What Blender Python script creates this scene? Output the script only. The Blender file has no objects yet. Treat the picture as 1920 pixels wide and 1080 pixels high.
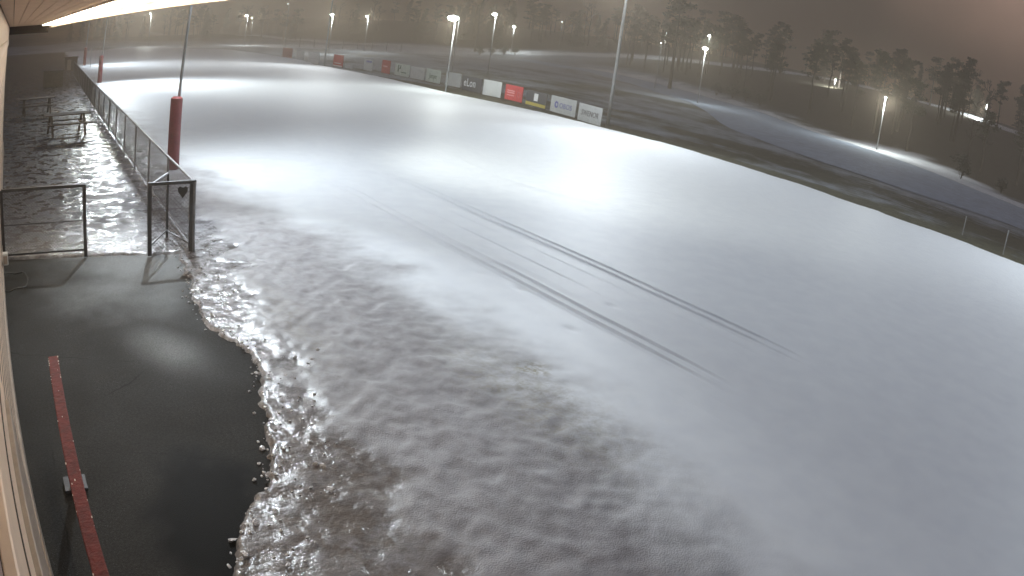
import bpy, bmesh, math, random
import numpy as np
from mathutils import Vector, Matrix
R = math.radians
sc = bpy.context.scene
col = sc.collection

# ------------------------------------------------------------------ camera
H = 3.7
cam = bpy.data.cameras.new('camera'); camo = bpy.data.objects.new('camera', cam); col.objects.link(camo)
sc.camera = camo
rot = Matrix(((0.78008795, 0.09532549, -0.61836546), (-0.61053494, 0.33204505, -0.71902237), (0.13678403, 0.93843441, 0.31722389)))
camo.matrix_world = Matrix.Translation((0, 0, H)) @ rot.to_4x4()
cam.type = 'PANO'                       # wide security-camera lens with its barrel curvature
cam.sensor_width = 36; cam.clip_start = .01; cam.clip_end = 3000
cc = cam
try: cc.panorama_type
except AttributeError: cc = cam.cycles
cc.panorama_type = 'FISHEYE_LENS_POLYNOMIAL'
cc.fisheye_fov = R(150)
K1, K3, K5 = .703, .006, .033
cc.fisheye_polynomial_k0 = 0
cc.fisheye_polynomial_k1 = -K1 / 18
cc.fisheye_polynomial_k2 = 0
cc.fisheye_polynomial_k3 = -(K3 + K5 * .8) / 18 ** 3
cc.fisheye_polynomial_k4 = 0

# ------------------------------------------------------------------ sky: night, town glow on low cloud
w = bpy.data.worlds.new('World'); sc.world = w; w.use_nodes = True
nt = w.node_tree; nt.nodes.clear()
def N(nt, t, **kw):
    n = nt.nodes.new(t)
    for k, v in kw.items():
        if k in n.inputs.keys(): n.inputs[k].default_value = v
        else: setattr(n, k, v)
    return n
out = N(nt, 'ShaderNodeOutputWorld')
sky = N(nt, 'ShaderNodeTexSky', sky_type='NISHITA', sun_disc=False, sun_elevation=R(-4), sun_rotation=R(100))
b1 = N(nt, 'ShaderNodeBackground', Strength=.1)
nt.links.new(sky.outputs[0], b1.inputs[0])
tc = N(nt, 'ShaderNodeTexCoord'); sp = N(nt, 'ShaderNodeSeparateXYZ'); nt.links.new(tc.outputs['Generated'], sp.inputs[0])
cr = N(nt, 'ShaderNodeValToRGB'); nt.links.new(sp.outputs['Z'], cr.inputs[0])
e = cr.color_ramp.elements
e[0].position = 0.0; e[0].color = (.034, .023, .014, 1)
e[1].position = 1.0; e[1].color = (.12, .15, .23, 1)
for p, c in ((.12, (.036, .025, .016)), (.20, (.10, .075, .06)), (.34, (.12, .10, .11))):
    q = cr.color_ramp.elements.new(p); q.color = (*c, 1)
b2 = N(nt, 'ShaderNodeBackground', Strength=1.0); nt.links.new(cr.outputs[0], b2.inputs[0])
# town glow low in the south-east (right of the view)
gl = N(nt, 'ShaderNodeVectorMath', operation='DOT_PRODUCT'); nt.links.new(tc.outputs['Generated'], gl.inputs[0]); gl.inputs[1].default_value = (.945, .13, .30)
gr = N(nt, 'ShaderNodeMapRange', interpolation_type='SMOOTHSTEP'); nt.links.new(gl.outputs['Value'], gr.inputs[0])
gr.inputs[1].default_value = .945; gr.inputs[2].default_value = 1.0; gr.inputs[3].default_value = 0; gr.inputs[4].default_value = 1.0
b3 = N(nt, 'ShaderNodeBackground', Color=(.50, .31, .235, 1)); gn = N(nt, 'ShaderNodeTexNoise', Scale=5.0, Detail=4.0, Roughness=.6); nt.links.new(tc.outputs['Generated'], gn.inputs['Vector'])
gm = N(nt, 'ShaderNodeMapRange'); nt.links.new(gn.outputs['Fac'], gm.inputs[0]); gm.inputs[1].default_value = .3; gm.inputs[2].default_value = .7; gm.inputs[3].default_value = .55; gm.inputs[4].default_value = 1.3
gx = N(nt, 'ShaderNodeMath', operation='MULTIPLY'); nt.links.new(gr.outputs[0], gx.inputs[0]); nt.links.new(gm.outputs[0], gx.inputs[1]); nt.links.new(gx.outputs[0], b3.inputs[1])
ad0 = N(nt, 'ShaderNodeAddShader'); nt.links.new(b2.outputs[0], ad0.inputs[0]); nt.links.new(b3.outputs[0], ad0.inputs[1]); b2 = ad0
ad = N(nt, 'ShaderNodeAddShader'); nt.links.new(b1.outputs[0], ad.inputs[0]); nt.links.new(b2.outputs[0], ad.inputs[1])
nt.links.new(ad.outputs[0], out.inputs[0])

sc.view_settings.view_transform = 'Standard'; sc.view_settings.look = 'None'
sc.view_settings.exposure = 0.0; sc.view_settings.gamma = 1
sc.cycles.volume_bounces = 0; sc.cycles.max_bounces = 6; sc.cycles.diffuse_bounces = 2; sc.cycles.glossy_bounces = 2
sc.cycles.use_denoising = True; sc.cycles.sample_clamp_indirect = 4; sc.cycles.sample_clamp_direct = 0

# ------------------------------------------------------------------ helpers
def tag(o, label=None, cat=None, group=None, kind=None):
    if label: o['label'] = label
    if cat: o['category'] = cat
    if group: o['group'] = group
    if kind: o['kind'] = kind
    return o
def empty(name, loc=(0, 0, 0), rz=0):
    o = bpy.data.objects.new(name, None); col.objects.link(o); o.location = loc; o.rotation_euler = (0, 0, rz)
    o.empty_display_size = .1
    return o
class MB:
    def __init__(s): s.bm = bmesh.new()
    def box(s, x0, x1, y0, y1, z0, z1):
        v = [s.bm.verts.new(p) for p in ((x0,y0,z0),(x1,y0,z0),(x1,y1,z0),(x0,y1,z0),(x0,y0,z1),(x1,y0,z1),(x1,y1,z1),(x0,y1,z1))]
        for f in ((3,2,1,0),(4,5,6,7),(0,1,5,4),(1,2,6,5),(2,3,7,6),(3,0,4,7)): s.bm.faces.new([v[i] for i in f])
        return s
    def tube(s, p, q, r, r2=None, n=10, caps=True):
        p, q = Vector(p), Vector(q); r2 = r if r2 is None else r2
        d = (q - p).normalized(); a = d.orthogonal().normalized(); b = d.cross(a)
        A = [s.bm.verts.new(p + (a * math.cos(t) + b * math.sin(t)) * r) for t in [2 * math.pi * i / n for i in range(n)]]
        B = [s.bm.verts.new(q + (a * math.cos(t) + b * math.sin(t)) * r2) for t in [2 * math.pi * i / n for i in range(n)]]
        for i in range(n): s.bm.faces.new((A[i], A[(i+1) % n], B[(i+1) % n], B[i]))
        if caps: s.bm.faces.new(A[::-1]); s.bm.faces.new(B)
        return s
    def path(s, pts, r, n=6):
        P = [Vector(p) for p in pts]; rings = []
        for i, p in enumerate(P):
            d = (P[min(i + 1, len(P) - 1)] - P[max(i - 1, 0)]).normalized(); u = d.cross(Vector((0, 0, 1))).normalized(); v = u.cross(d)
            rings.append([s.bm.verts.new(p + (u * math.cos(2 * math.pi * k / n) + v * math.sin(2 * math.pi * k / n)) * r) for k in range(n)])
        for A, B in zip(rings, rings[1:]):
            for k in range(n): s.bm.faces.new((A[k], A[(k+1) % n], B[(k+1) % n], B[k]))
        s.bm.faces.new(rings[0][::-1]); s.bm.faces.new(rings[-1])
        return s
    def beam(s, p, q, wx, wz):
        p, q = Vector(p), Vector(q); d = (q - p).normalized()
        u = d.cross(Vector((0, 0, 1)));
        if u.length < .01: u = Vector((1, 0, 0))
        u.normalize(); v = u.cross(d).normalized(); u *= wx / 2; v *= wz / 2
        A = [s.bm.verts.new(p + i * u + j * v) for i, j in ((-1,-1),(1,-1),(1,1),(-1,1))]
        B = [s.bm.verts.new(q + i * u + j * v) for i, j in ((-1,-1),(1,-1),(1,1),(-1,1))]
        for i in range(4): s.bm.faces.new((A[i], A[(i+1) % 4], B[(i+1) % 4], B[i]))
        s.bm.faces.new(A[::-1]); s.bm.faces.new(B)
        return s
    def sphere(s, c, r, sub=2, sc_=(1, 1, 1)):
        m = bmesh.ops.create_icosphere(s.bm, subdivisions=sub, radius=r)
        for v in m['verts']: v.co = Vector((v.co.x * sc_[0], v.co.y * sc_[1], v.co.z * sc_[2])) + Vector(c)
        return s
    def build(s, name, mat, parent=None, bevel=0, smooth=False):
        if bevel:
            bmesh.ops.bevel(s.bm, geom=s.bm.edges[:], offset=bevel, segments=1, affect='EDGES')
        bmesh.ops.recalc_face_normals(s.bm, faces=s.bm.faces[:])
        me = bpy.data.meshes.new(name); s.bm.to_mesh(me); s.bm.free()
        if smooth:
            for p in me.polygons: p.use_smooth = True
        me.materials.append(mat)
        o = bpy.data.objects.new(name, me); col.objects.link(o)
        if parent: o.parent = parent
        return o
def text_mesh(name, body, size, mat, parent, loc, rotm, depth=.006, shear=0, offset=0, spacing=1, sx=1):
    cu = bpy.data.curves.new(name, 'FONT'); cu.body = body; cu.size = size; cu.extrude = depth; cu.shear = shear
    cu.align_x = 'CENTER'; cu.align_y = 'CENTER'; cu.offset = offset; cu.space_character = spacing; cu.resolution_u = 6
    t = bpy.data.objects.new('tmp', cu); col.objects.link(t)
    bpy.context.view_layer.update()
    me = bpy.data.meshes.new_from_object(t.evaluated_get(bpy.context.evaluated_depsgraph_get()))
    bpy.data.objects.remove(t); bpy.data.curves.remove(cu)
    me.name = name; me.materials.clear(); me.materials.append(mat)
    me.transform(Matrix.Translation(loc) @ rotm @ Matrix.Diagonal((sx, 1, 1, 1)))
    o = bpy.data.objects.new(name, me); col.objects.link(o); o.parent = parent
    return o
def kids(o): return [c for c in bpy.data.objects if c.parent == o]
def copy_tree(o, parent=None, cache=None):
    c = o.copy(); col.objects.link(c); c.parent = parent
    for ch in TREE.get(o, []): copy_tree(ch, c)
    return c
TREE = {}
def index_children(root):
    st = [root]
    while st:
        a = st.pop(); ch = kids(a); TREE[a] = ch; st += ch

# ---- materials
def mat(name, c=(.5, .5, .5), rough=.6, metal=0, nscale=0, var=.25, bump=0, bscale=40, emit=None, estr=0, coat=0):
    m = bpy.data.materials.new(name); m.use_nodes = True; t = m.node_tree; b = t.nodes['Principled BSDF']
    b.inputs['Base Color'].default_value = (*c, 1); b.inputs['Roughness'].default_value = rough; b.inputs['Metallic'].default_value = metal
    if coat: b.inputs['Coat Weight'].default_value = coat
    if nscale:
        g = N(t, 'ShaderNodeNewGeometry'); n = N(t, 'ShaderNodeTexNoise', Scale=nscale, Detail=5.0, Roughness=.65)
        t.links.new(g.outputs['Position'], n.inputs['Vector'])
        r = N(t, 'ShaderNodeValToRGB'); t.links.new(n.outputs['Fac'], r.inputs[0])
        r.color_ramp.elements[0].position = .3; r.color_ramp.elements[1].position = .72
        r.color_ramp.elements[0].color = (*[x * (1 - var) for x in c], 1); r.color_ramp.elements[1].color = (*[min(1, x * (1 + var)) for x in c], 1)
        t.links.new(r.outputs[0], b.inputs['Base Color'])
    if bump:
        g = N(t, 'ShaderNodeNewGeometry'); n = N(t, 'ShaderNodeTexNoise', Scale=bscale, Detail=4.0)
        t.links.new(g.outputs['Position'], n.inputs['Vector'])
        bp = N(t, 'ShaderNodeBump', Strength=bump, Distance=.02); t.links.new(n.outputs['Fac'], bp.inputs['Height']); t.links.new(bp.outputs[0], b.inputs['Normal'])
    if emit:
        b.inputs['Emission Color'].default_value = (*emit, 1); b.inputs['Emission Strength'].default_value = estr
    return m
steel = mat('galvanised_steel', (.22, .22, .23), .45, .6, 6, .3)
dsteel = mat('dull_dark_steel', (.06, .06, .065), .5, .5, 8, .3)
wire = mat('fence_wire', (.07, .07, .08), .5, .6)
polegrey = mat('pole_grey', (.30, .31, .32), .5, .4, 3, .2)
padred = mat('faded_red_vinyl', (.15, .011, .024), .45, 0, 5, .3, .25, 9)
padtop = mat('pad_cap', (.35, .06, .06), .5)
beamred = mat('red_paint_on_timber', (.12, .010, .006), .75, 0, 14, .35, .5, 30)
chip = mat('chipped_paint', (.55, .45, .38), .7)
wallpaint = mat('cream_painted_cladding', (.70, .55, .43), .55, 0, 3, .12, .15, 60)
walldark = mat('mauve_grey_cladding', (.27, .20, .18), .6, 0, 4, .15, .1, 50)
trimpaint = mat('cream_trim_paint', (.76, .61, .49), .45, 0, 3, .1)
greytrim = mat('grey_sill_metal', (.30, .25, .21), .5, 0, 6, .15)
soffm = mat('cream_soffit_board', (.78, .60, .46), .6, 0, 5, .12)
seam = mat('dark_gap', (.05, .035, .025), .8)
roofm = mat('dark_roof_sheet', (.06, .05, .05), .5, 0, 3, .3)
tubem = mat('warm_lamp_tube', (1, .9, .75), .4, emit=(1, .84, .62), estr=11)
lensm = mat('cool_lamp_lens', (1, 1, 1), .4, emit=(.92, 1, .97), estr=90)
lensdim = mat('small_lamp_lens', (1, 1, 1), .4, emit=(.95, 1, .9), estr=22)
blackrub = mat('black_rubber', (.02, .02, .02), .5)
whitepl = mat('white_plastic', (.6, .6, .58), .4)
wood = mat('weathered_timber', (.09, .07, .055), .8, 0, 8, .4, .3, 40)
bark = mat('pine_bark', (.045, .035, .028), .9, 0, 5, .4, .6, 14)
needle = mat('pine_needles', (.026, .036, .018), .8, 0, .8, .5)
needle2 = mat('spruce_needles', (.020, .030, .020), .8, 0, .8, .5)
twig = mat('bare_twigs', (.05, .04, .033), .9, 0, 2, .4)

# ------------------------------------------------------------------ noise in numpy
def vnoise(x, y, seed=0):
    xi = np.floor(x).astype(np.int64); yi = np.floor(y).astype(np.int64); fx = x - xi; fy = y - yi
    fx = fx * fx * (3 - 2 * fx); fy = fy * fy * (3 - 2 * fy)
    def h(a, b):
        n = (a * 374761393 + b * 668265263 + seed * 974634777) & 0x7fffffff
        n = ((n ^ (n >> 13)) * 1274126177) & 0x7fffffff
        n = (n ^ (n >> 16)) & 0xffff
        return n / 65535.0
    return (h(xi, yi) * (1 - fx) + h(xi + 1, yi) * fx) * (1 - fy) + (h(xi, yi + 1) * (1 - fx) + h(xi + 1, yi + 1) * fx) * fy
def fbm(x, y, oct=4, seed=0):
    s = 0; a = .5; t = 0
    for i in range(oct): s = s + a * vnoise(x * 2 ** i + 17.3 * i, y * 2 ** i + 9.1 * i, seed + i); t += a; a *= .5
    return s / t
def sst(a, b, x):
    t = np.clip((x - a) / (b - a), 0, 1); return t * t * (3 - 2 * t)
def terr(x, y):
    x = np.asarray(x, float); y = np.asarray(y, float)
    return .03 * np.maximum(0, x - 42) + 9.5 * sst(85, 165, x)
def grid_obj(name, xs, ys, hfun, material, attrs=None):
    X, Y = np.meshgrid(xs, ys); Z = hfun(X, Y)
    nx, ny = len(xs), len(ys)
    co = np.stack([X, Y, Z], -1).reshape(-1, 3)
    i = np.arange((ny - 1) * (nx - 1)); r = i // (nx - 1); c = i % (nx - 1); a = r * nx + c
    F = np.stack([a, a + 1, a + nx + 1, a + nx], -1)
    me = bpy.data.meshes.new(name); me.vertices.add(len(co)); me.vertices.foreach_set('co', co.ravel())
    me.loops.add(F.size); me.loops.foreach_set('vertex_index', F.ravel().astype(np.int32))
    me.polygons.add(len(F)); me.polygons.foreach_set('loop_start', (np.arange(len(F)) * 4).astype(np.int32))
    me.polygons.foreach_set('use_smooth', np.ones(len(F), bool))
    me.update(); me.validate()
    for k, fn in (attrs or {}).items():
        at = me.attributes.new(k, 'FLOAT', 'POINT'); at.data.foreach_set('value', fn(X, Y).astype(np.float32).ravel())
    me.materials.append(material)
    o = bpy.data.objects.new(name, me); col.objects.link(o); return o
def steps(*seg):
    o = []
    for a, b, d in seg: o += list(np.arange(a, b - d * .3, d))
    o.append(seg[-1][1]); return np.array(o)

# ------------------------------------------------------------------ ground materials
def attr(t, name): return N(t, 'ShaderNodeAttribute', attribute_name=name).outputs['Fac']
def mixc(t, f, a, b):
    m = N(t, 'ShaderNodeMix', data_type='RGBA')
    for s, v in ((0, f), (6, a), (7, b)):
        if hasattr(v, 'links'): t.links.new(v, m.inputs[s])
        else: m.inputs[s].default_value = v if s == 0 else (*v, 1)
    return m.outputs[2]
def mixf(t, f, a, b):
    m = N(t, 'ShaderNodeMix', data_type='FLOAT')
    for s, v in ((0, f), (2, a), (3, b)):
        if hasattr(v, 'links'): t.links.new(v, m.inputs[s])
        else: m.inputs[s].default_value = v
    return m.outputs[0]
def noise(t, scale, detail=4., rough=.6, lo=.35, hi=.65, vec=None):
    n = N(t, 'ShaderNodeTexNoise', Scale=scale, Detail=detail, Roughness=rough)
    if vec is None: vec = N(t, 'ShaderNodeNewGeometry').outputs['Position']
    t.links.new(vec, n.inputs['Vector'])
    m = N(t, 'ShaderNodeMapRange'); t.links.new(n.outputs['Fac'], m.inputs[0]); m.inputs[1].default_value = lo; m.inputs[2].default_value = hi
    return m.outputs[0]
def mul(t, a, b):
    m = N(t, 'ShaderNodeMath', operation='MULTIPLY')
    for i, v in enumerate((a, b)):
        if hasattr(v, 'links'): t.links.new(v, m.inputs[i])
        else: m.inputs[i].default_value = v
    return m.outputs[0]

def snow_material():
    m = bpy.data.materials.new('snow_and_ice'); m.use_nodes = True; t = m.node_tree; b = t.nodes['Principled BSDF']
    ice = attr(t, 'ice'); dirt = attr(t, 'dirt')
    snow = mixc(t, noise(t, 2.2), (.78, .81, .84), (.83, .86, .88))
    dirty = mixc(t, noise(t, 3.5, 6, .7, .3, .7), (.21, .20, .205), (.36, .352, .368))
    c = mixc(t, dirt, snow, dirty)
    grassy = mul(t, attr(t, 'straw'), noise(t, 9, 6, .75, .42, .62))
    c = mixc(t, grassy, c, (.20, .17, .09))
    icec = mixc(t, noise(t, 5, 6, .7, .35, .65), (.08, .078, .078), (.46, .46, .48))
    icec = mixc(t, mul(t, noise(t, 3, 5, .7, .3, .55), attr(t, 'near')), icec, (.15, .13, .115))
    icec = mixc(t, attr(t, 'far'), icec, mixc(t, noise(t, 4, 6, .7, .35, .65), (.04, .04, .045), (.20, .20, .23)))
    icec = mixc(t, attr(t, 'bare'), icec, mixc(t, noise(t, 3, 5, .7), (.016, .016, .022), (.045, .045, .058)))  # shade on the walkway, painted as near-black bluish ice
    c = mixc(t, ice, c, icec)
    t.links.new(c, b.inputs['Base Color'])
    rn = mixf(t, noise(t, 6, 3, .5, .4, .6), .10, .24)
    rf = mixf(t, noise(t, 2.6, 5, .7, .44, .56), .13, .62)
    t.links.new(mixf(t, ice, .55, mixf(t, attr(t, 'far'), rn, rf)), b.inputs['Roughness'])
    t.links.new(mixf(t, mul(t, ice, attr(t, 'far')), .5, .22), b.inputs['Specular IOR Level'])
    n1 = N(t, 'ShaderNodeTexNoise', Scale=60., Detail=3.); n2 = N(t, 'ShaderNodeTexNoise', Scale=22., Detail=3., Roughness=.6)
    g = N(t, 'ShaderNodeNewGeometry')
    for n in (n1, n2): t.links.new(g.outputs['Position'], n.inputs['Vector'])
    b1 = N(t, 'ShaderNodeBump', Distance=.012); t.links.new(n1.outputs['Fac'], b1.inputs['Height'])
    t.links.new(mixf(t, ice, mixf(t, dirt, .10, .6), .04), b1.inputs['Strength'])
    b2 = N(t, 'ShaderNodeBump', Distance=.05); t.links.new(n2.outputs['Fac'], b2.inputs['Height']); t.links.new(mul(t, ice, mixf(t, attr(t, 'far'), .24, .20)), b2.inputs['Strength'])
    t.links.new(b1.outputs[0], b2.inputs['Normal']); t.links.new(b2.outputs[0], b.inputs['Normal'])
    return m
def asphalt_material():
    m = bpy.data.materials.new('wet_asphalt'); m.use_nodes = True; t = m.node_tree; b = t.nodes['Principled BSDF']
    damp = noise(t, .7, 2, .5, .25, .75)
    frost_and_highlight = noise(t, 120, 2, .6, .60, .72)  # fine random frost grains
    c = mixc(t, noise(t, 40, 6, .7), (.016, .0155, .0145), (.036, .035, .033))
    c = mixc(t, mul(t, frost_and_highlight, noise(t, 1.6, 4, .6, .4, .7)), c, (.16, .16, .16))
    vo = N(t, 'ShaderNodeTexVoronoi', feature='DISTANCE_TO_EDGE', Scale=.55); gg = N(t, 'ShaderNodeNewGeometry'); nz = N(t, 'ShaderNodeTexNoise', Scale=3., Detail=5.)
    t.links.new(gg.outputs['Position'], nz.inputs['Vector']); mx = N(t, 'ShaderNodeMix', data_type='RGBA'); mx.inputs[0].default_value = .12
    t.links.new(gg.outputs['Position'], mx.inputs[6]); t.links.new(nz.outputs['Color'], mx.inputs[7]); t.links.new(mx.outputs[2], vo.inputs['Vector'])
    ck = N(t, 'ShaderNodeMapRange'); t.links.new(vo.outputs['Distance'], ck.inputs[0]); ck.inputs[1].default_value = .002; ck.inputs[2].default_value = .006; ck.inputs[3].default_value = .7; ck.inputs[4].default_value = 0
    c = mixc(t, mul(t, ck.outputs[0], noise(t, .8, 3, .6, .45, .6)), c, (.006, .006, .006))
    c = mixc(t, attr(t, 'frost_and_highlight'), c, mixc(t, noise(t, 60, 4, .7), (.10, .105, .105), (.22, .23, .23)))  # frosted rim plus a lamp highlight painted pale into the colour
    c = mixc(t, attr(t, 'wet'), c, (.007, .007, .007))
    t.links.new(c, b.inputs['Base Color']); t.links.new(mixf(t, attr(t, 'wet'), mixf(t, damp, .62, .8), .5), b.inputs['Roughness'])
    t.links.new(mixf(t, attr(t, 'wet'), mixf(t, attr(t, 'frost_and_highlight'), .04, .35), .03), b.inputs['Specular IOR Level'])
    n1 = N(t, 'ShaderNodeTexNoise', Scale=110., Detail=3.); g = N(t, 'ShaderNodeNewGeometry'); t.links.new(g.outputs['Position'], n1.inputs['Vector'])
    b1 = N(t, 'ShaderNodeBump', Distance=.01, Strength=.5); t.links.new(n1.outputs['Fac'], b1.inputs['Height']); t.links.new(b1.outputs[0], b.inputs['Normal'])
    return m
def turf_material():
    m = bpy.data.materials.new('frozen_turf_and_thin_snow'); m.use_nodes = True; t = m.node_tree; b = t.nodes['Principled BSDF']
    g = N(t, 'ShaderNodeNewGeometry'); mp = N(t, 'ShaderNodeMapping'); t.links.new(g.outputs['Position'], mp.inputs['Vector'])
    mp.inputs['Scale'].default_value = (1, .45, 1); v = mp.outputs[0]
    grass = mixc(t, noise(t, 1.3, 5, .7, .3, .7), (.025, .030, .016), (.085, .080, .042))
    sn = mixc(t, noise(t, .8, 5, .7, .3, .7), (.24, .27, .31), (.42, .46, .52))
    a = attr(t, 'snow')
    n = noise(t, .11, 6, .68, .38, .62, v); n2 = noise(t, .9, 5, .7, .35, .65, v)
    s = N(t, 'ShaderNodeMath', operation='ADD'); t.links.new(mixf(t, .35, n, n2), s.inputs[0]); t.links.new(a, s.inputs[1])
    mr = N(t, 'ShaderNodeMapRange'); t.links.new(s.outputs[0], mr.inputs[0]); mr.inputs[1].default_value = .75; mr.inputs[2].default_value = 1.25
    c = mixc(t, mr.outputs[0], grass, sn)
    litter = mixc(t, noise(t, .7, 5, .7, .3, .7), (.022, .018, .011), (.055, .046, .028))
    c = mixc(t, attr(t, 'wood'), c, litter)
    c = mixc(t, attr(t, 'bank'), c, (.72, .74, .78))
    t.links.new(c, b.inputs['Base Color']); b.inputs['Roughness'].default_value = .8
    b1 = N(t, 'ShaderNodeBump', Distance=.15, Strength=.6); nn = N(t, 'ShaderNodeTexNoise', Scale=3., Detail=5.); t.links.new(g.outputs['Position'], nn.inputs['Vector'])
    t.links.new(nn.outputs['Fac'], b1.inputs['Height']); t.links.new(b1.outputs[0], b.inputs['Normal'])
    return m

# ------------------------------------------------------------------ terrain
def terr_h(X, Y):
    z = terr(X, Y) - .10
    z = z + (fbm(X / 14, Y / 14, 3, 5) - .5) * .5 * sst(34, 60, X)
    z = z + (fbm(X / 45, Y / 45, 3, 8) - .5) * 5 * sst(150, 260, Y)
    return z
def interp(pts, v): return np.interp(v, [p[0] for p in pts], [p[1] for p in pts])
TRAILX = [(-40, 140), (24, 146), (43, 153), (58, 155.5), (76, 152.5), (88, 143), (105, 133), (118, 124), (130, 113), (148, 104), (170, 97), (200, 92), (260, 80)]   # y -> x
def trail_x(Y): return interp(TRAILX, Y)
LANEN = [(-20, 50), (7, 49.4), (16, 47.5), (24, 48.5), (30, 51), (37, 55), (48, 66), (60, 78), (72, 85), (84, 92), (100, 97), (130, 98)]      # near edge of footpath
LANEF = [(-20, 62), (10, 65.9), (22, 71.5), (32, 75.5), (48, 86), (58, 91), (72, 96), (84, 99.5), (100, 101), (130, 102)]
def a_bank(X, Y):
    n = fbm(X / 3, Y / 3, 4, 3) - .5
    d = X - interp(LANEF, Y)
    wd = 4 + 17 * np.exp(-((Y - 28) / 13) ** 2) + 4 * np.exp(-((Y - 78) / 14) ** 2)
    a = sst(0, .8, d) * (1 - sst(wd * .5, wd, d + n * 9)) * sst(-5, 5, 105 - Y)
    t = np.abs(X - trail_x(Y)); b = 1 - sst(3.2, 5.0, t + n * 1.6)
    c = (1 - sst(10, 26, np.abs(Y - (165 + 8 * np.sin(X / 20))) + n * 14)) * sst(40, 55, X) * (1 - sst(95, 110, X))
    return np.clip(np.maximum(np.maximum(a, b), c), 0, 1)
def a_wood(X, Y):
    n = fbm(X / 6, Y / 6, 4, 4) - .5
    a = sst(1, 6, X - interp(LANEF, Y) - 4 + n * 8) * (1 - sst(100, 125, Y))
    b = sst(0, 6, X - trail_x(Y) - 4 + n * 6)
    c = sst(215, 250, Y + n * 40)
    return np.clip(np.maximum(np.maximum(a, b), c), 0, 1)
def a_snow(X, Y):
    n = fbm(X / 9, Y / 12, 4, 11)
    v = .42 + .42 * sst(40, 110, Y) + .25 * (n - .5)
    v = v - .30 * np.exp(-((X - 41) / 5) ** 2) * (1 - sst(18, 30, Y))
    v = v + .2 * np.exp(-((X - 54) / 7) ** 2) * (1 - sst(30, 45, Y))
    v = v - .55 * (1 - sst(33.2, 34.8, X)) * (1 - sst(80, 110, Y))
    return v
turfm = turf_material()
xs = steps((-180, -20, 20), (-20, 28, 4), (28, 60, .6), (60, 175, 1.2), (175, 300, 8), (300, 620, 40))
ys = steps((-120, -12, 12), (-12, 60, .9), (60, 200, 1.5), (200, 320, 6), (320, 760, 40))
g = grid_obj('ground', xs, ys, terr_h, turfm, {'snow': a_snow, 'wood': a_wood, 'bank': a_bank}); tag(g, kind='structure')

def strip(name, near, far, y0, y1, n, material, dz=.03, k=10):
    ysn = np.linspace(y0, y1, n); V = []; F = []
    for y in ysn:
        a, b = float(interp(near, y)), float(interp(far, y))
        for j in range(k): 
            x = a + (b - a) * j / (k - 1); V.append((x, y, float(terr_h(np.array(x), np.array(y))) + dz))
    for i in range(n - 1):
        for j in range(k - 1): F.append((i*k+j, i*k+j+1, (i+1)*k+j+1, (i+1)*k+j))
    me = bpy.data.meshes.new(name); me.from_pydata(V, [], F); me.materials.append(material)
    for p in me.polygons: p.use_smooth = True
    o = bpy.data.objects.new(name, me); col.objects.link(o); tag(o, kind='structure'); return o
pathm = mat('frosted_path_asphalt', (.38, .45, .56), .85, 0, 1.2, .2, .3, 20)
strip('footpath', LANEN, LANEF, -20, 125, 220, pathm, .05, 24)
trailm = mat('trail_snow', (.74, .76, .80), .6, 0, 2, .08, .4, 8)
strip('ski_trail', [(y, x - 1.7) for y, x in TRAILX], [(y, x + 1.7) for y, x in TRAILX], -35, 240, 260, trailm, .05, 6)

# ------------------------------------------------------------------ snow field, iced walkway and slush in one relief sheet
ASPH = [(-12, .9), (3.0, .75), (3.88, 1.0), (4.3, 1.25), (4.82, 1.65), (5.5, 2.0), (6.44, 2.25), (7.1, 2.42), (7.65, 2.42), (8.2, 2.28), (8.77, 2.2), (9.6, 2.25), (10.6, 2.4), (11.5, 2.5)]
SLUSH = [(-12, 2.3), (2.5, 2.5), (3.47, 2.60), (4.57, 2.80), (5.6, 2.75), (6.8, 2.80), (8.36, 2.95), (10.6, 3.35), (13.06, 3.65), (15, 3.6), (18, 3.35), (30, 3.4), (60, 3.8), (140, 4.5)]
BUMP = [(-12, 4.3), (1.74, 4.85), (3.87, 5.71), (9.78, 6.0), (12, 5.7), (14.97, 5.1), (20, 4.5), (140, 4.6)]
EDGE = [(-30, 31), (4, 31), (11.5, 30.6), (23.5, 31.4), (38.9, 31.0), (46, 30.4), (62.7, 32.4), (75, 33.0), (82, 33.4), (84, 34.6), (88, 34.6), (90, 36.3), (95, 36.4), (115, 37.4), (142, 37)]
def out_mask(X, Y):                     # 1 = snow sheet lies here, 0 = bare asphalt yard
    n = (fbm(X / .35, Y / .35, 4, 21) - .5) * .42
    n = n + (fbm(X / .09, Y / .09, 3, 22) - .5) * .20
    m1 = sst(-.02, .08, X - interp(ASPH, Y) + n * .5)
    m2 = sst(-.02, .10, Y - (11.95 - .18 * np.maximum(X, -1) + n * .35))
    return np.maximum(m1, m2)
def ice_f(X, Y):
    n = (fbm(X / .5, Y / .5, 4, 31) - .5)
    a = 1 - sst(-.28, .36, X - interp(SLUSH, Y) + n * 1.1)
    patch = sst(.50, .64, fbm(X / .5, Y / .8, 4, 77)) * .16 * sst(11, 13, Y) * sst(-.5, 1.2, X - .04 * (Y - 12))        # scraps of snow left on the ice
    near = 1 - .30 * (1 - sst(5, 8, Y)) * sst(.45, .65, fbm(X / .3, Y / .3, 3, 41))
    return np.clip(a * near - patch * (1 - sst(14, 20, Y) * .4), 0, 1)
def walkway_shade_f(X, Y):  # mask of the walkway's unlit side, darkened in the colour
    n = fbm(X / .9, Y / 1.6, 4, 141) - .5
    return (1 - sst(.9, 2.3, X - .03 * (Y - 12) + n * 1.6)) * (.45 + .55 * sst(12.2, 17, Y)) * sst(11.5, 12, Y)
def dirt_f(X, Y):
    n = fbm(X / .8, Y / .8, 4, 51) - .5
    return 1 - sst(-1.2, .5, X - interp(BUMP, Y) + n * 1.4)
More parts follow.
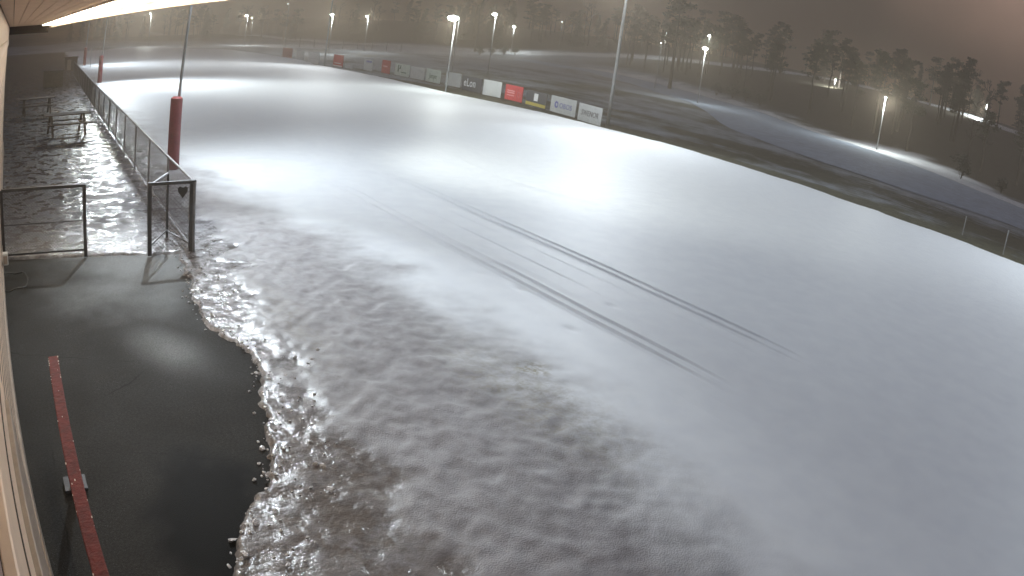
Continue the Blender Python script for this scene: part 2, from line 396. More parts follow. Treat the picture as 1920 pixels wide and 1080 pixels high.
def straw_f(X, Y):
    a = np.exp(-(((X - 5.5) / .16) ** 2 + ((Y - 5.8) / .16) ** 2)) * 1.6
    b = .55 * np.exp(-(((X - 5.0) / .55) ** 2 + ((Y - 5.2) / 1.6) ** 2))
    c = .8 * np.exp(-(((X - 3.3) / .3) ** 2 + ((Y - 8) / 1.5) ** 2)) * .4
    return np.clip(a + b + c, 0, 1)
def snow_h(X, Y):
    d = dirt_f(X, Y)
    n1 = fbm(X / .17, Y / .17, 3, 61); n2 = fbm(X / .9 + 3, Y / .9, 3, 71)
    c1, s1 = .8, .6; n3 = vnoise((X * c1 + Y * s1) / .21 + 1.2 * n2, (Y * c1 - X * s1) / .19, 81); n4 = vnoise((X * s1 + Y * c1) / .33, (Y * s1 - X * c1) / .30 + n2, 82)
    pit = -(1 - sst(.08, .50, n3)) * .026 - (1 - sst(.06, .40, n4)) * .026
    z = .062 + d * ((n1 - .5) * .034 + pit * .6 + (n2 - .5) * .022) * (1 - .6 * sst(12, 18, Y))
    z = z + (1 - d) * ((fbm(X / 3, Y / 3, 3, 91) - .5) * .008 + (fbm(X / .15, Y / 1.2, 2, 92) - .5) * .0025)
    ice = ice_f(X, Y)
    zi = .012 + ((fbm(X / .11, Y / .11, 3, 101) - .5) * .026 + (fbm(X / .5, Y / .5, 2, 102) - .5) * .026) * (1 - .45 * sst(11.5, 14, Y))
    z = z * (1 - ice) + zi * ice
    # classic ski tracks: two pairs of grooves
    wob = (fbm(Y / 3, Y * 0 + 2, 2, 7) - .5) * .10
    for cx, y0, y1, dep in ((7.52, 3.7, 11.0, .027), (9.55, 3.6, 12.0, .025)):
        f = sst(y0, y0 + 2.2, Y) * (1 - sst(y1, y1 + 7, Y)) * .92 + .08 * sst(y0, y0 + 2, Y)
        for s in (-.12, .12):
            q = np.abs(X - (cx + s + wob))
            z = z - dep * f * (1 - sst(.016, .062, q)) * (1 - .25 * fbm(X / .2, Y / .5, 2, 5))
            z = z + .012 * f * np.exp(-((q - .075) / .03) ** 2)
        z = z - .010 * f * (1 - sst(.25, .5, np.abs(X - cx)))
    for cx, a, dep in ((6.75, .06, .011), (7.05, -.05, .009), (8.35, .03, .012), (8.95, -.04, .009), (12.2, .10, .010)):
        q = np.abs(X - (cx + a * (Y - 8) * .2 + wob))
        z = z - dep * (1 - sst(.012, .045, q)) * sst(2, 6, Y) * (1 - sst(11, 18, Y)) * sst(.25, .6, fbm(Y / 1.3, X * 0 + cx, 2, 9))
    # arc left by a turning groomer
    q = np.abs(np.hypot(X - 21.5, Y - 16.5) - 8.6); z = z + .03 * np.exp(-(q / .16) ** 2) * (1 - sst(15, 18, X)) * sst(9, 12, Y) * (1 - sst(19, 21, Y))
    # footprints beside the tracks
    for fx, fy in ((7.05, 9.0), (7.15, 13.0), (6.9, 12.2), (6.85, 6.6), (7.2, 8.2), (8.2, 7.1), (8.0, 10.3)):
        z = z - .018 * np.exp(-(((X - fx) / .08) ** 2 + ((Y - fy) / .12) ** 2))
    m = out_mask(X, Y)
    z = z * m - .07 * (1 - m)
    en = (fbm(Y / 1.5, X * 0 + 3, 3, 111) - .5) * .5
    me_ = sst(-.10, .25, X - (interp(EDGE, Y) + en)); z = z * (1 - me_) - .16 * me_
    fy_ = sst(-1, 1.5, Y - (136 + .9 * X * sst(8, 20, X) * (1 - sst(24, 32, X)))); z = z * (1 - fy_) - .16 * fy_
    return z
snowm = snow_material()
xs = steps((-9, -1, .5), (-1, 1, .07), (1, 6.4, .03), (6.4, 10.2, .024), (10.2, 14, .08), (14, 22, .3), (22, 29.6, .7), (29.6, 33.5, .12), (33.5, 38, .25))
ys = steps((-25, 1.4, .9), (1.4, 13, .036), (13, 22, .08), (22, 50, .3), (50, 175, .9))
g = grid_obj('snow_field', xs, ys, snow_h, snowm, {'near': lambda X, Y: 1 - sst(5, 7.5, Y), 'far': lambda X, Y: sst(11.5, 14, Y), 'bare': walkway_shade_f, 'ice': ice_f, 'dirt': dirt_f, 'straw': straw_f}); tag(g, kind='structure')
def frost_highlight_f(X, Y):
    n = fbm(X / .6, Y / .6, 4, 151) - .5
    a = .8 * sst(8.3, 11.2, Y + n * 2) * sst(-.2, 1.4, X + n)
    b = .75 * np.exp(-(((X - 1.55 + .25 * (Y - 7.9)) / .35) ** 2 + ((Y - 7.9) / .6) ** 2)) * (1 + n)  # lamp highlight on the asphalt, painted as a pale patch
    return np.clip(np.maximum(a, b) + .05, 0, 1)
def wet_f(X, Y):
    n = fbm(X / .4, Y / .4, 4, 131) - .5
    return (1 - sst(.6, 1.25, np.hypot((X - 1.25) / .62, (Y - 4.5) / 1.05) + n * .9))
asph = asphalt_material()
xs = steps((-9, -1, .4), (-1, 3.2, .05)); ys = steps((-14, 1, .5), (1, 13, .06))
g = grid_obj('asphalt_yard', xs, ys, lambda X, Y: -.028 + (fbm(X / 2, Y / 2, 3, 15) - .5) * .004, asph, {'wet': wet_f, 'frost_and_highlight': frost_highlight_f}); tag(g, kind='structure')

# crusty lumps of frozen slush strewn along the edge and over the dirty strip
rg = random.Random(9); m = MB()
for i in range(420):
    y = rg.uniform(2.6, 12.5); e0 = float(interp(ASPH, y)); x = e0 + rg.choice([rg.gauss(.06, .07), rg.uniform(0, .9)]); s = rg.uniform(.006, .020) * (1.6 if rg.random() < .1 else 1)
    z = -.02 if x < e0 else .03
    b0 = len(m.bm.verts); m.sphere((x, y, z + s * .3), s, 1, (rg.uniform(.7, 1.5), rg.uniform(.7, 1.5), rg.uniform(.5, .9))); m.bm.verts.ensure_lookup_table()
    for v in list(m.bm.verts)[b0:]: v.co += Vector((rg.gauss(0, 1), rg.gauss(0, 1), rg.gauss(0, 1))) * s * .18
clodm = mat('frozen_slush', (.60, .59, .60), .2, 0, 20, .35, .5, 60)
o = m.build('slush_lumps', clodm); tag(o, kind='stuff')

# ------------------------------------------------------------------ clubhouse
Bz = -R(-2.6234768)          # the facade runs 2.6 degrees off the pitch line
# the facade line leans towards -x as it runs away: rotate about z by +2.62 deg
club = empty('clubhouse', (0, 0, 0), R(2.6234768))
tag(club, 'cream clad clubhouse wall running along the left edge under lit eaves', 'building')
WS = -.185; A0, A1 = -6, 24
MB().box(WS - 6, WS, A0, A1, -.1, H + .30).build('wall', wallpaint, club)
m = MB()
for i in range(13):
    z = .35 + i * .2
    if z < H - .4: m.box(WS, WS + .004, A0, A1 - .02, z, z + .006)
m.build('cladding_seams', seam, club)
MB().box(WS, WS + .012, -2.5, 6.6, H - 1.08, H - .32).build('upper_panel', walldark, club)
MB().box(WS, WS + .03, -2.5, A1, H - .30, H - .12).build('frieze_board', trimpaint, club)
MB().box(WS, WS + .018, -2.5, A1, H - .119, H + .20).build('frieze_board', trimpaint, club)
wf = MB().box(WS, WS + .045, -2.5, 3.35, H - 1.72, H - 1.16).build('window_frame', trimpaint, club, .006)
MB().box(WS + .0451, WS + .049, -2.49, 3.33, H - 1.46, H - 1.435).build('frame_groove', seam, wf)
MB().box(WS, WS + .058, -2.5, 3.76, H - 2.56, H - 1.95).build('window_sill', greytrim, club, .006)
MB().box(WS, WS + .03, -2.5, A1 - .1, 0, .30).build('plinth', greytrim, club)
RC = 1.45
# soffit boards with gaps
for i in range(10):
    s0 = WS + .02 + i * .142
    MB().box(s0, s0 + .134, RC, A1, H + .28, H + .305).build('soffit_board', soffm, club)
MB().box(WS, 1.27, RC, A1, H + .31, H + .33).build('soffit_backing', seam, club)
MB().box(1.26, 1.30, RC, A1 + .1, H + .175, H + .50).build('fascia', trimpaint, club)
MB().box(WS - 6, 1.36, RC, A1 + .4, H + .50, H + .58).box(WS - 6, WS + .1, A0 - .3, RC, H + .50, H + .58).build('roof', roofm, club)
MB().box(WS - 6, 1.26, A1, A1 + .02, H + .02, H + .50).build('gable_board', roofm, club)
a = 1.5
while a < A1 - 1.6:
    f = MB().box(.93, 1.21, a, a + 1.5, H + .262, H + .279).build('lamp_housing', whitepl, club)
    MB().box(.95, 1.19, a + .02, a + 1.48, H + .236, H + .2615).build('lamp_diffuser', tubem, f, .01)
    a += 1.62
# small conduit box and a loop of cable at the foot of the wall
p = empty('junction_box', (0, 0, 0), R(2.6234768)); tag(p, 'small pale socket box at the foot of the clubhouse wall', 'socket box')
MB().box(-.155, -.06, 10.86, 11.0, .28, .46).build('casing', whitepl, p, .01)
MB().box(-.14, -.075, 10.85, 10.861, .31, .43).build('cover', greytrim, p)
c = MB().path([(-.60 + .27 * math.cos(t) + .1, 10.75 + .42 * math.sin(t), .03 + .05 * math.sin(2.2 * t) ** 2) for t in [i * .3 for i in range(22)]], .012).build('cable', blackrub)
tag(c, 'loop of black cable lying on asphalt by the wall', 'cable')

# red painted rail beside the wall
rr = empty('red_rail', (0.035, 0, 0)); tag(rr, 'chipped red painted timber rail on low posts by the clubhouse', 'rail')
MB().box(-.05, .05, -2.2, 5.98, .89, .95).build('top_beam', beamred, rr, .006)
for yy in (5.35, 2.9, .4, -1.8):
    q = MB().box(-.035, .035, yy - .04, yy + .04, .03, .89).build('leg', beamred, rr, .005)
    MB().box(-.11, .11, yy - .11, yy + .11, .0, .03).build('base_plate', dsteel, q)
random.seed(3)
m = MB()
for i in range(46):
    yy = random.choice([5.97 - abs(random.gauss(0, .12)), random.uniform(1, 5.9)]); xx = random.choice([-.047, .047, random.uniform(-.045, .045)]); l = random.uniform(.004, .018)
    m.box(xx - l * .3, xx + l * .3, yy - l, yy + l * .6, .9502, .9512)
tag(m.build('chipped_paint', chip, rr), kind='stuff')

# ------------------------------------------------------------------ chain link fencing
def net(m, p, q, z0, z1, pitch=.07, r=.003):
    p, q = Vector(p), Vector(q); L = (q - p).length; d = (q - p) / L; h = z1 - z0
    s = -h
    while s < L:
        for sg in (1, -1):
            a0, a1 = max(s, 0), min(s + h, L)
            if a1 - a0 > .02:
                if sg == 1: za, zb = z0 + (a0 - s), z0 + (a1 - s)
                else: za, zb = z1 - (a0 - s), z1 - (a1 - s)
                P = p + d * a0; Q = p + d * a1
                m.tube((P.x, P.y, za), (Q.x, Q.y, zb), r, n=3, caps=False)
        s += pitch
    return m
fence = empty('chain_link_fence', (0, 0, 0))
tag(fence, 'low chain link fence running away along the near side of the snow pitch', 'fence')
def fx(y): return float(np.interp(y, [11.5, 19.3, 36.7, 51, 62], [2.8, 2.86, 2.9, 3.0, 3.1]))
FH = 1.2; nb = 20
FY = [11.5 + i * 2.52 for i in range(nb + 1)]
for i, y in enumerate(FY):
    MB().tube((fx(y), y, -.03), (fx(y), y, FH - .03 if i else FH), .024 if i else .032, n=8).build('post', steel, fence)
MB().path([(fx(y), y, FH - .015) for y in FY], .024, 8).build('top_rail', steel, fence)
MB().path([(fx(y), y, .10) for y in FY], .014, 6).build('bottom_rail', steel, fence)
for i in range(nb):
    if i < 8: pt, rr_ = .07, .0027
    else: pt, rr_ = .14, .0055
    net(MB(), (fx(FY[i]), FY[i], 0), (fx(FY[i+1]), FY[i+1], 0), .10, FH - .03, pt, rr_).build('mesh_panel', wire, fence)
# end enclosure
ge = empty('gate_frame', (0, 0, 0)); tag(ge, 'three cornered mesh gate frame with small heart shaped plate at fence end', 'gate')
Lp, Rp, Bp = (2.0, 11.5), (2.745, 11.5), (2.5, 12.4)
for px, r in ((Lp, .040), (Rp, .034), (Bp, .024)): MB().beam((*px, 0), (*px, FH - .02), r * 1.7, r * 1.7).build('post', dsteel, ge)
MB().beam((Lp[0] - .04, Lp[1], FH), (Rp[0] + .08, Rp[1], FH), .05, .05).build('top_rail', dsteel, ge)
MB().beam((*Lp, FH - .02), (*Bp, FH - .02), .03, .03).build('brace', steel, ge)
MB().beam((*Lp, .16), (*Bp, .16), .03, .03).build('brace', steel, ge)
MB().beam((*Bp, .14), (*Rp, .14), .022, .022).build('brace', steel, ge)
net(MB(), (*Lp, 0), (*Rp, 0), .05, FH - .02, .07, .0019).build('mesh_panel', wire, ge)
net(MB(), (*Lp, 0), (*Bp, 0), .16, FH - .02, .07, .0019).build('mesh_panel', wire, ge)
m = MB(); hv = [(0, -.13), (.085, -.02), (.09, .04), (.05, .07), (0, .045), (-.05, .07), (-.09, .04), (-.085, -.02)]
A = [m.bm.verts.new((2.585 + x, 11.46, FH - .13 + z)) for x, z in hv]; B_ = [m.bm.verts.new((2.585 + x, 11.47, FH - .13 + z)) for x, z in hv]
m.bm.faces.new(A); m.bm.faces.new(B_[::-1])
for i in range(8): m.bm.faces.new((A[i], A[(i+1) % 8], B_[(i+1) % 8], B_[i]))
m.build('heart_plate', blackrub, ge)
# gate between wall and walkway
gw = empty('mesh_gate', (0, 0, 0)); tag(gw, 'dark tubular mesh barrier standing between clubhouse wall and icy walkway', 'barrier')
P0, P1 = (-.68, 11.92), (.86, 11.78)
MB().beam((*P1, 0), (*P1, FH), .06, .06).build('post', dsteel, gw); MB().beam((*P0, 0), (*P0, FH), .06, .06).build('post', dsteel, gw)
MB().beam((*P0, FH), (P1[0] + .03, P1[1], FH), .05, .05).build('top_rail', dsteel, gw)
MB().beam((*P0, .12), (*P1, .12), .03, .03).build('lower_rail', dsteel, gw)
MB().beam((*P0, .62), (*P1, .62), .02, .02).build('middle_rail', dsteel, gw)
net(MB(), (*P0, 0), (*P1, 0), .12, FH, .055, .003).build('mesh_panel', wire, gw)

# ------------------------------------------------------------------ lamps
def lamp_data(kind, energy, color=(1, 1, 1), size=.4, angle=120, blend=.6):
    l = bpy.data.lights.new('lamp_light', kind); l.energy = energy; l.color = color; l.shadow_soft_size = size
    if kind == 'SPOT': l.spot_size = R(angle); l.spot_blend = blend
    return l
def add_light(parent, l, loc, target=None):
    o = bpy.data.objects.new('lamp_light', l); col.objects.link(o); o.parent = parent; o.location = loc
    if target is not None:
        d = (Vector(target) - Vector(parent.location) - Vector(loc)); o.rotation_euler = d.to_track_quat('-Z', 'Y').to_euler()
    return o
def flood_pole(x, y, height, label, group, pad, lights, lean=0, r=.045, base_z=0):
    p = empty('floodlight_pole', (x, y, base_z)); tag(p, label, 'floodlight pole', group)
    MB().tube((0, 0, 0), (lean, 0, height), r, r * .6, 12).build('pole', polegrey, p, smooth=True)
    if pad:
        MB().tube((0, 0, .03), (0, 0, 1.92), .17, .165, 18).build('pad', padred, p)
        MB().tube((0, 0, 1.92), (0, 0, 1.96), .15, .10, 18).build('pad_cap', padtop, p)
    cb = MB().beam((lean, -.8, height), (lean, .8, height), .08, .08).build('crossarm', polegrey, p)
    for i, (tx, ty, en, ang, colr, sz) in enumerate(lights):
        oy = (-.5, .5, 0)[i % 3]; lx = lean + (.35 if tx > x else -.35)
        h = MB().box(lx - .12, lx + .12, oy - .2, oy + .2, height - .06, height + .08).build('lamp_head', dsteel, cb, .01)
        MB().box(lx - .10, lx + .10, oy - .18, oy + .18, height - .075, height - .0605).build('lamp_lens', lensdim, h)
        add_light(p, lamp_data('SPOT', en, colr, sz, ang, .8), (lx, oy, height - .12), (tx, ty, 0))
    return p
WHT = (.94, .99, 1); GRN = (.96, 1, .92); BLU = (.84, .93, 1)
near = 'padded floodlight poles beside the fence'
flood_pole(3.85, 18.45, 8, 'red padded floodlight pole standing behind the fence end, nearest to the camera', near, True,
           [(9.5, 14.5, 3300, 142, BLU, .18), (24, 15, 5400, 72, GRN, .3), (3.0, 9.2, 5000, 44, BLU, .05)], lean=.25)
flood_pole(4.6, 51, 7.8, 'second red padded floodlight pole along the fence', near, True,
           [(13, 42, 11500, 140, BLU, .3), (20, 40, 7500, 85, GRN, .3), (3.2, 25, 1900, 44, (.96, 1, .82), .10)], lean=.25)
flood_pole(5.1, 78, 9, 'farthest red padded floodlight pole, small by the fence end', near, True,
           [(16, 74, 9000, 135, BLU, .3), (18, 120, 4200, 90, BLU, .3)], lean=.25)
far = 'tall grey floodlight poles behind the boards'
flood_pole(33.0, 75.9, 12, 'tall grey floodlight pole right of the third far white board', far, False, [(18, 70, 9000, 120, WHT, .3), (22, 110, 4200, 90, BLU, .3)], r=.10)
flood_pole(32.3, 30.9, 12, 'tall grey floodlight pole standing right of the nearest white board', far, False,
           [(20, 30, 6400, 125, WHT, .3), (24, 13, 10500, 100, BLU, .3)], r=.12)
flood_pole(32.6, -4, 12, 'added unseen floodlight pole beyond the right edge, lighting the snow', far, False, [(23, 6, 11000, 112, BLU, .3)], r=.12)  # unseen pole, added to brighten the right-hand snow edge
s = empty('thin_post', (5.5, 73.8, 0)); tag(s, 'thin grey post standing in snow between the two distant red padded poles', 'post')
MB().tube((0, 0, 0), (0, 0, 1.9), .035, n=8).build('shaft', polegrey, s)
MB().sphere((0, 0, 1.9), .045, 1).build('cap', polegrey, s)
s = empty('short_post', (35.3, 53.8, -.05)); tag(s, 'short grey post between two white boards beside the bright lamp post', 'post')
MB().tube((0, 0, 0), (0, 0, 2.0), .06, n=8).build('shaft', polegrey, s); MB().tube((0, 0, 2.0), (0, 0, 2.04), .075, n=8).build('cap', polegrey, s)

def street_lamp(az, el, d, label, power, rad=.13, r=.05, bright=True, xy=None, hh=None, light=True, target=None):
    x, y = (math.sin(R(az)) * d, math.cos(R(az)) * d) if xy is None else xy
    dd = math.hypot(x, y); zt = H + dd * math.tan(R(el)); zb = float(terr_h(np.array(x), np.array(y)))
    p = empty('street_lamp', (x, y, zb)); tag(p, label, 'street lamp', 'lit lamp posts in the park')
    h = zt - zb
    MB().tube((0, 0, 0), (0, 0, h - .05), r * 1.4, r * .8, 8).build('pole', polegrey, p, smooth=True)
    hd = MB().beam((0, 0, h + .02), (-.55, -.25, h + .10), .16, .07).build('lamp_head', dsteel, p)
    MB().sphere((-.35, -.16, h - .03), rad, 2, (1.3, 1, .6)).build('lamp_lens', lensm if bright else lensdim, hd, smooth=True)
    if target is not None:
        add_light(p, lamp_data('SPOT', power, (.93, 1, .98), .25, 150), (-.35, -.16, h - .2), target)
    elif light and power:
        l = lamp_data('POINT', power, (.93, 1, .95), .25); add_light(p, l, (-.5, -.3, h - .35))
    return p
street_lamp(0, 2.24, 0, 'brightest lamp post, standing between two white boards at the pitch edge', 1400, .33, .05, xy=(30.5, 46.4))
street_lamp(33.6, 2.32, 95, 'small lamp just right of the brightest lamp post', 250, .12, bright=False)
street_lamp(23.7, 1.65, 128, 'starlike lamp beside the tall pole over the far white board', 2200, .27)
street_lamp(26.5, 1.73, 150, 'slim lamp post above the far bank, left of the brightest lamp', 2200, .2)
street_lamp(36.4, 2.93, 88, 'high bright lamp right of the brightest lamp post', 700, .24)
street_lamp(37.96, 2.14, 172, 'lamp post with pale glowing shaft above the far snowy bank', 2200, .26)
street_lamp(41.6, 3.07, 185, 'tiny lamp alone in the dark left of the nearest tall pole', 150, .11, bright=False)
street_lamp(49.74, 3.57, 165, 'greenish upper lamp above the thick tree trunk', 1200, .17)
street_lamp(49.5, 2.71, 120, 'tiny lower lamp just above the thick tree trunk', 80, .07, bright=False)
street_lamp(53.0, 2.96, 100, 'very bright bluish lamp low over the dark wood', 1500, .33)
street_lamp(53.15, 4.04, 150, 'smaller lamp directly above the very bright bluish lamp', 600, .24)
street_lamp(63.6, 2.86, 151, 'pinpoint lamp beside the lit trail strip on the hillside', 14000, .16, target=(151, 84, 11.6))
street_lamp(0, 2.48, 0, 'lamp post standing on the bright snow bank beyond the path', 3600, .14, .055, xy=(80.2, 32.6))
street_lamp(9.0, 1.31, 165, 'faint curved lamp at far left over the snow horizon', 2200, .14, bright=False)
street_lamp(16.9, 1.25, 175, 'left lamp of the close pair over the far field', 2200, .17)
street_lamp(17.35, 1.05, 172, 'right lamp of the close pair over the far field', 300, .11, bright=False)
street_lamp(20.1, 2.3, 150, 'tiny lamp at the top edge left of the starlike lamp', 60, .06, bright=False)
street_lamp(76.9, 4.3, 158, 'lamp among trees above the bright right part of the hillside trail', 16000, .12, bright=False, xy=(148.5, 36), target=(152, 46, 11.5))

# ------------------------------------------------------------------ advertising boards
bwhite = mat('white_board', (.50, .52, .53), .5, 0, 3, .08); bred = mat('red_board', (.48, .035, .045), .5, 0, 3, .15); bpink = mat('faded_red_board', (.40, .14, .14), .6, 0, 3, .2)
bdark = mat('charcoal_board', (.055, .06, .075), .5, 0, 3, .15); bgreen = mat('pale_green_board', (.52, .60, .55), .5, 0, 3, .08); byel = mat('yellow_strip', (.45, .36, .06), .5)
inkd = mat('dark_print', (.07, .07, .08), .5); inkw = mat('white_print', (.75, .76, .78), .5); inkb = mat('blue_print', (.08, .10, .38), .5); inkg = mat('green_print', (.06, .16, .11), .5); inkp = mat('pale_print', (.7, .35, .35), .5); inkgr = mat('grey_print', (.3, .3, .32), .5)
def pr(m, y0, y1, z0, z1, d=.012): return m.box(-.02 - d, -.02, y0, y1, z0, z1)
def board(a, b, h, m, label, deco=None, low=.08):
    a, b = Vector(a), Vector(b); c = (a + b) / 2; L = (b - a).length; d = b - a
    # local +y runs from image-left end to right end reversed; face (-x local) looks at the pitch
    rz = math.atan2(-(a - b).x, (a - b).y)
    p = empty('advertising_board', (c.x, c.y, -.08), rz); tag(p, label, 'advertising board', 'advertising boards along the far side of the pitch')
    MB().box(-.02, .02, -L / 2, L / 2, low, h).build('panel', m, p, .004)
    q = MB().box(.0205, .07, -L / 2 + .1, -L / 2 + .16, 0, h - .1).build('leg', wood, p); MB().box(.0205, .07, L / 2 - .16, L / 2 - .1, 0, h - .1).build('leg', wood, p)
    MB().beam((.1, -L / 2 + .3, 0.02), (.06, -L / 2 + .3, h - .3), .05, .05).build('brace', wood, p); MB().beam((.5, L / 2 - .3, 0.0), (.05, L / 2 - .3, h - .3), .05, .05).build('brace', wood, p)
    # text frame: x to the right as seen from the pitch
    rotm = Matrix(((0, 0, -1, 0), (-1, 0, 0, 0), (0, 1, 0, 0), (0, 0, 0, 1)))
    if deco: deco(p, L, h, rotm)
    return p
def T(p, rotm, body, size, mt, y, z, **k): return text_mesh('lettering', body, size, mt, p, (-.028, y, z), rotm, **k)
def d_swenor(p, L, h, r): T(p, r, 'SWENOR', .50, inkd, 0, h * .52, shear=.18, offset=.0, sx=L / 2.95, spacing=1.08)
def d_obos(p, L, h, r):
    T(p, r, 'OBOS', .50, inkb, -.35, h * .50, offset=.0, sx=L / 2.9, spacing=1.12)
    m = MB(); m.tube((-.034, .85, h * .52), (-.021, .85, h * .52), .24, n=16)
    m.build('emblem', inkb, p); m = MB(); m.tube((-.040, .80, h * .52), (-.0345, .80, h * .52), .11, n=14); m.build('emblem', bwhite, p)
def d_elon(p, L, h, r): T(p, r, 'eLon', .95, inkw, .30, h * .56, offset=.008, sx=.98, spacing=1.1)
def d_lines(mt, rows, y0=-.4, y1=.4):
    def f(p, L, h, r):
        m = MB()
        for z0, z1, a, b in rows: pr(m, L * a, L * b, h * z0, h * z1)
        m.build('print', mt, p)
    return f
def d_red(p, L, h, r):
    m = MB(); 
    for z0, z1 in ((.62, .68), (.50, .56), (.34, .39)): pr(m, -.05 * L, .38 * L, h * z0, h * z1)
    m.build('print', inkp, p); m = MB()
    for t in range(14):
        a0, a1 = t * math.pi / 7, (t + 1) * math.pi / 7
        m.beam((-.027, -.3 * L + .2 * math.cos(a0), h * .5 + .2 * math.sin(a0)), (-.027, -.3 * L + .2 * math.cos(a1), h * .5 + .2 * math.sin(a1)), .05, .012)
    m.build('emblem', inkp, p)
def d_dark(p, L, h, r):
    MB().box(-.032, -.0205, -.3, .3, h * .42, h * .88).build('emblem', inkw, p, .002)
    MB().box(-.032, -.0205, -L / 2 + .05, L / 2 - .05, h * .10, h * .30).build('print', byel, p)
def d_blue(p, L, h, r): T(p, r, 'AXIS', .42, inkb, -.1, h * .78, offset=.01) if False else d_lines(inkb, [(.72, .86, -.36, -.16), (.72, .86, -.12, .06), (.72, .86, .10, .22)])(p, L, h, r)
def d_green(p, L, h, r):
    m = MB(); pr(m, .22 * L, .30 * L, .35 * h, .88 * h); pr(m, .08 * L, .14 * L, .6 * h, .88 * h); m.beam((-.027, .26 * L, .4 * h), (-.027, .11 * L, .75 * h), .10, .012); m.build('emblem', inkg, p)
    m = MB(); pr(m, -.3 * L, .04 * L, .3 * h, .38 * h); m.build('print', inkg, p)
def d_diag(p, L, h, r):
    m = MB()
    for k in range(4): m.beam((-.027, -.05 * L - k * .12, h * (.82 - .02 * k)), (-.027, -.36 * L - k * .02, h * (.62 - .02 * k)), .07, .012)
    m.build('emblem', inkgr, p)
def d_jump(p, L, h, r): T(p, r, 'Jumper', .66, inkg, -.05, h * .50, offset=.004, sx=.85)
board((32.4, 33.7), (31.75, 30.95), 1.20, bwhite, 'white board reading SWENOR in slanted capitals, nearest to the tall pole', d_swenor)
board((33.6, 37.8), (33.0, 34.6), 1.22, bwhite, 'white board with round blue emblem and OBOS lettering', d_obos)
board((34.3, 41.4), (33.7, 38.4), 1.18, bdark, 'dark board with pale emblem above a yellow strip', d_dark)
board((34.8, 44.6), (34.6, 42.2), 1.27, bred, 'red board with pale lines and a ring at its right end', d_red)
board((34.7, 47.4), (34.7, 45.0), 1.33, bwhite, 'blank white board between charcoal eLon board and red board')
board((35.4, 51.5), (35.1, 48.2), 1.30, bdark, 'charcoal board with white eLon lettering', d_elon)
board((36.3, 55.5), (36.2, 52.9), 1.33, bwhite, 'blank white board left of the charcoal eLon board')
board((36.4, 59.1), (36.1, 56.1), 1.33, bgreen, 'pale green board with dark green word across it', d_jump)
board((36.7, 62.6), (36.6, 59.8), 1.28, bwhite, 'greyish white board with a slanted dark emblem at upper right', d_diag)
board((37.0, 66.4), (36.9, 63.2), 1.33, bgreen, 'pale green board with tall dark green emblem at its left', d_green)
board((36.9, 69.2), (36.5, 66.6), 1.50, bred, 'bright red board between white board and pale green board', d_lines(inkp, [(.5, .6, -.2, .3)]))
board((36.4, 72.6), (36.2, 70.0), 1.40, bwhite, 'white board with blue print along its top', d_blue)
board((35.4, 75.4), (35.2, 72.9), .55, bwhite, 'low pale board lying right of the distant red and white board')
board((35.3, 78.6), (35.2, 75.6), 1.48, bred, 'distant red board with white strips along its bottom', d_lines(inkw, [(.30, .36, -.3, .35), (.08, .16, -.45, .45)]))
board((34.8, 85.6), (34.7, 81.6), 1.42, bwhite, 'distant white board just left of the far tall pole', d_lines(inkgr, [(.45, .48, -.45, .45)]))
board((36.4, 94.0), (36.4, 91.0), 1.32, bwhite, 'faint whitish board second from the far left end')
board((36.9, 101), (36.9, 97.0), 1.5, bpink, 'faded pink board at the far left end of the row')

for (x, y), hh, lb in (((34.67, 8.37), .9, 'thin grey stake left of the pair in the dark verge'), ((33.2, 5.7), 1.1, 'thin grey stake nearest the right edge in the dark verge')):
    s = empty('marker_stake', (x, y, -.12)); tag(s, lb, 'stake', 'thin stakes at the pitch verge')
    MB().tube((0, 0, 0), (0, 0, hh), .03, n=6).build('shaft', polegrey, s); MB().tube((0, 0, hh), (0, 0, hh + .05), .04, n=6).build('cap', polegrey, s)

# ------------------------------------------------------------------ things along the dark walkway
def picnic(x, y, rz, lb):
    p = empty('picnic_table', (x, y, .03), rz); tag(p, lb, 'picnic table', 'picnic tables on the dark icy walkway')
    m = MB()
    for i in range(5): m.box(-.9, .9, -.36 + i * .147, -.36 + i * .147 + .1475, .72, .755 - .004 * (i % 2))
    m.build('tabletop', wood, p)
    for s in (-1, 1): MB().box(-.9, .9, s * .68 - .13, s * .68 + .13, .43, .465).build('bench_seat', wood, p)
    for s in (-.65, .65):
        MB().beam((s, -.62, 0), (s, -.18, .72), .08, .05).build('leg', wood, p); MB().beam((s, .62, 0), (s, .18, .72), .08, .05).build('leg', wood, p)
        MB().box(s - .02, s + .02, -.78, .78, .37, .428).build('crossbar', wood, p)
    return p
picnic(-.1, 33.5, .1, 'farther dark picnic table, left of the wet glints')
picnic(1.15, 26.3, .15, 'nearer dark picnic table beside the yellowish wet glints')
p = empty('storage_crate', (1.0, 50.2, .02)); tag(p, 'dark brown storage crate standing on the far walkway', 'crate')
MB().box(-.75, .75, -.5, .5, .08, 1.05).build('body', wood, p, .01); MB().box(-.8, .8, -.55, .55, 1.05, 1.12).build('lid', roofm, p, .01); MB().box(-.7, .7, -.4, .4, 0, .08).build('skid', wood, p)
p = empty('storage_hut', (3.1, 69, .02)); tag(p, 'small dark hut with pale door at the far end of the fence', 'hut')
MB().box(-.65, .65, -.6, .6, 0, 1.25).build('wall', roofm, p); MB().box(-.75, .75, -.7, .7, 1.25, 1.33).build('roof', wood, p); MB().box(-.4, .0, -.63, -.601, .1, 1.1).build('door', greytrim, p)

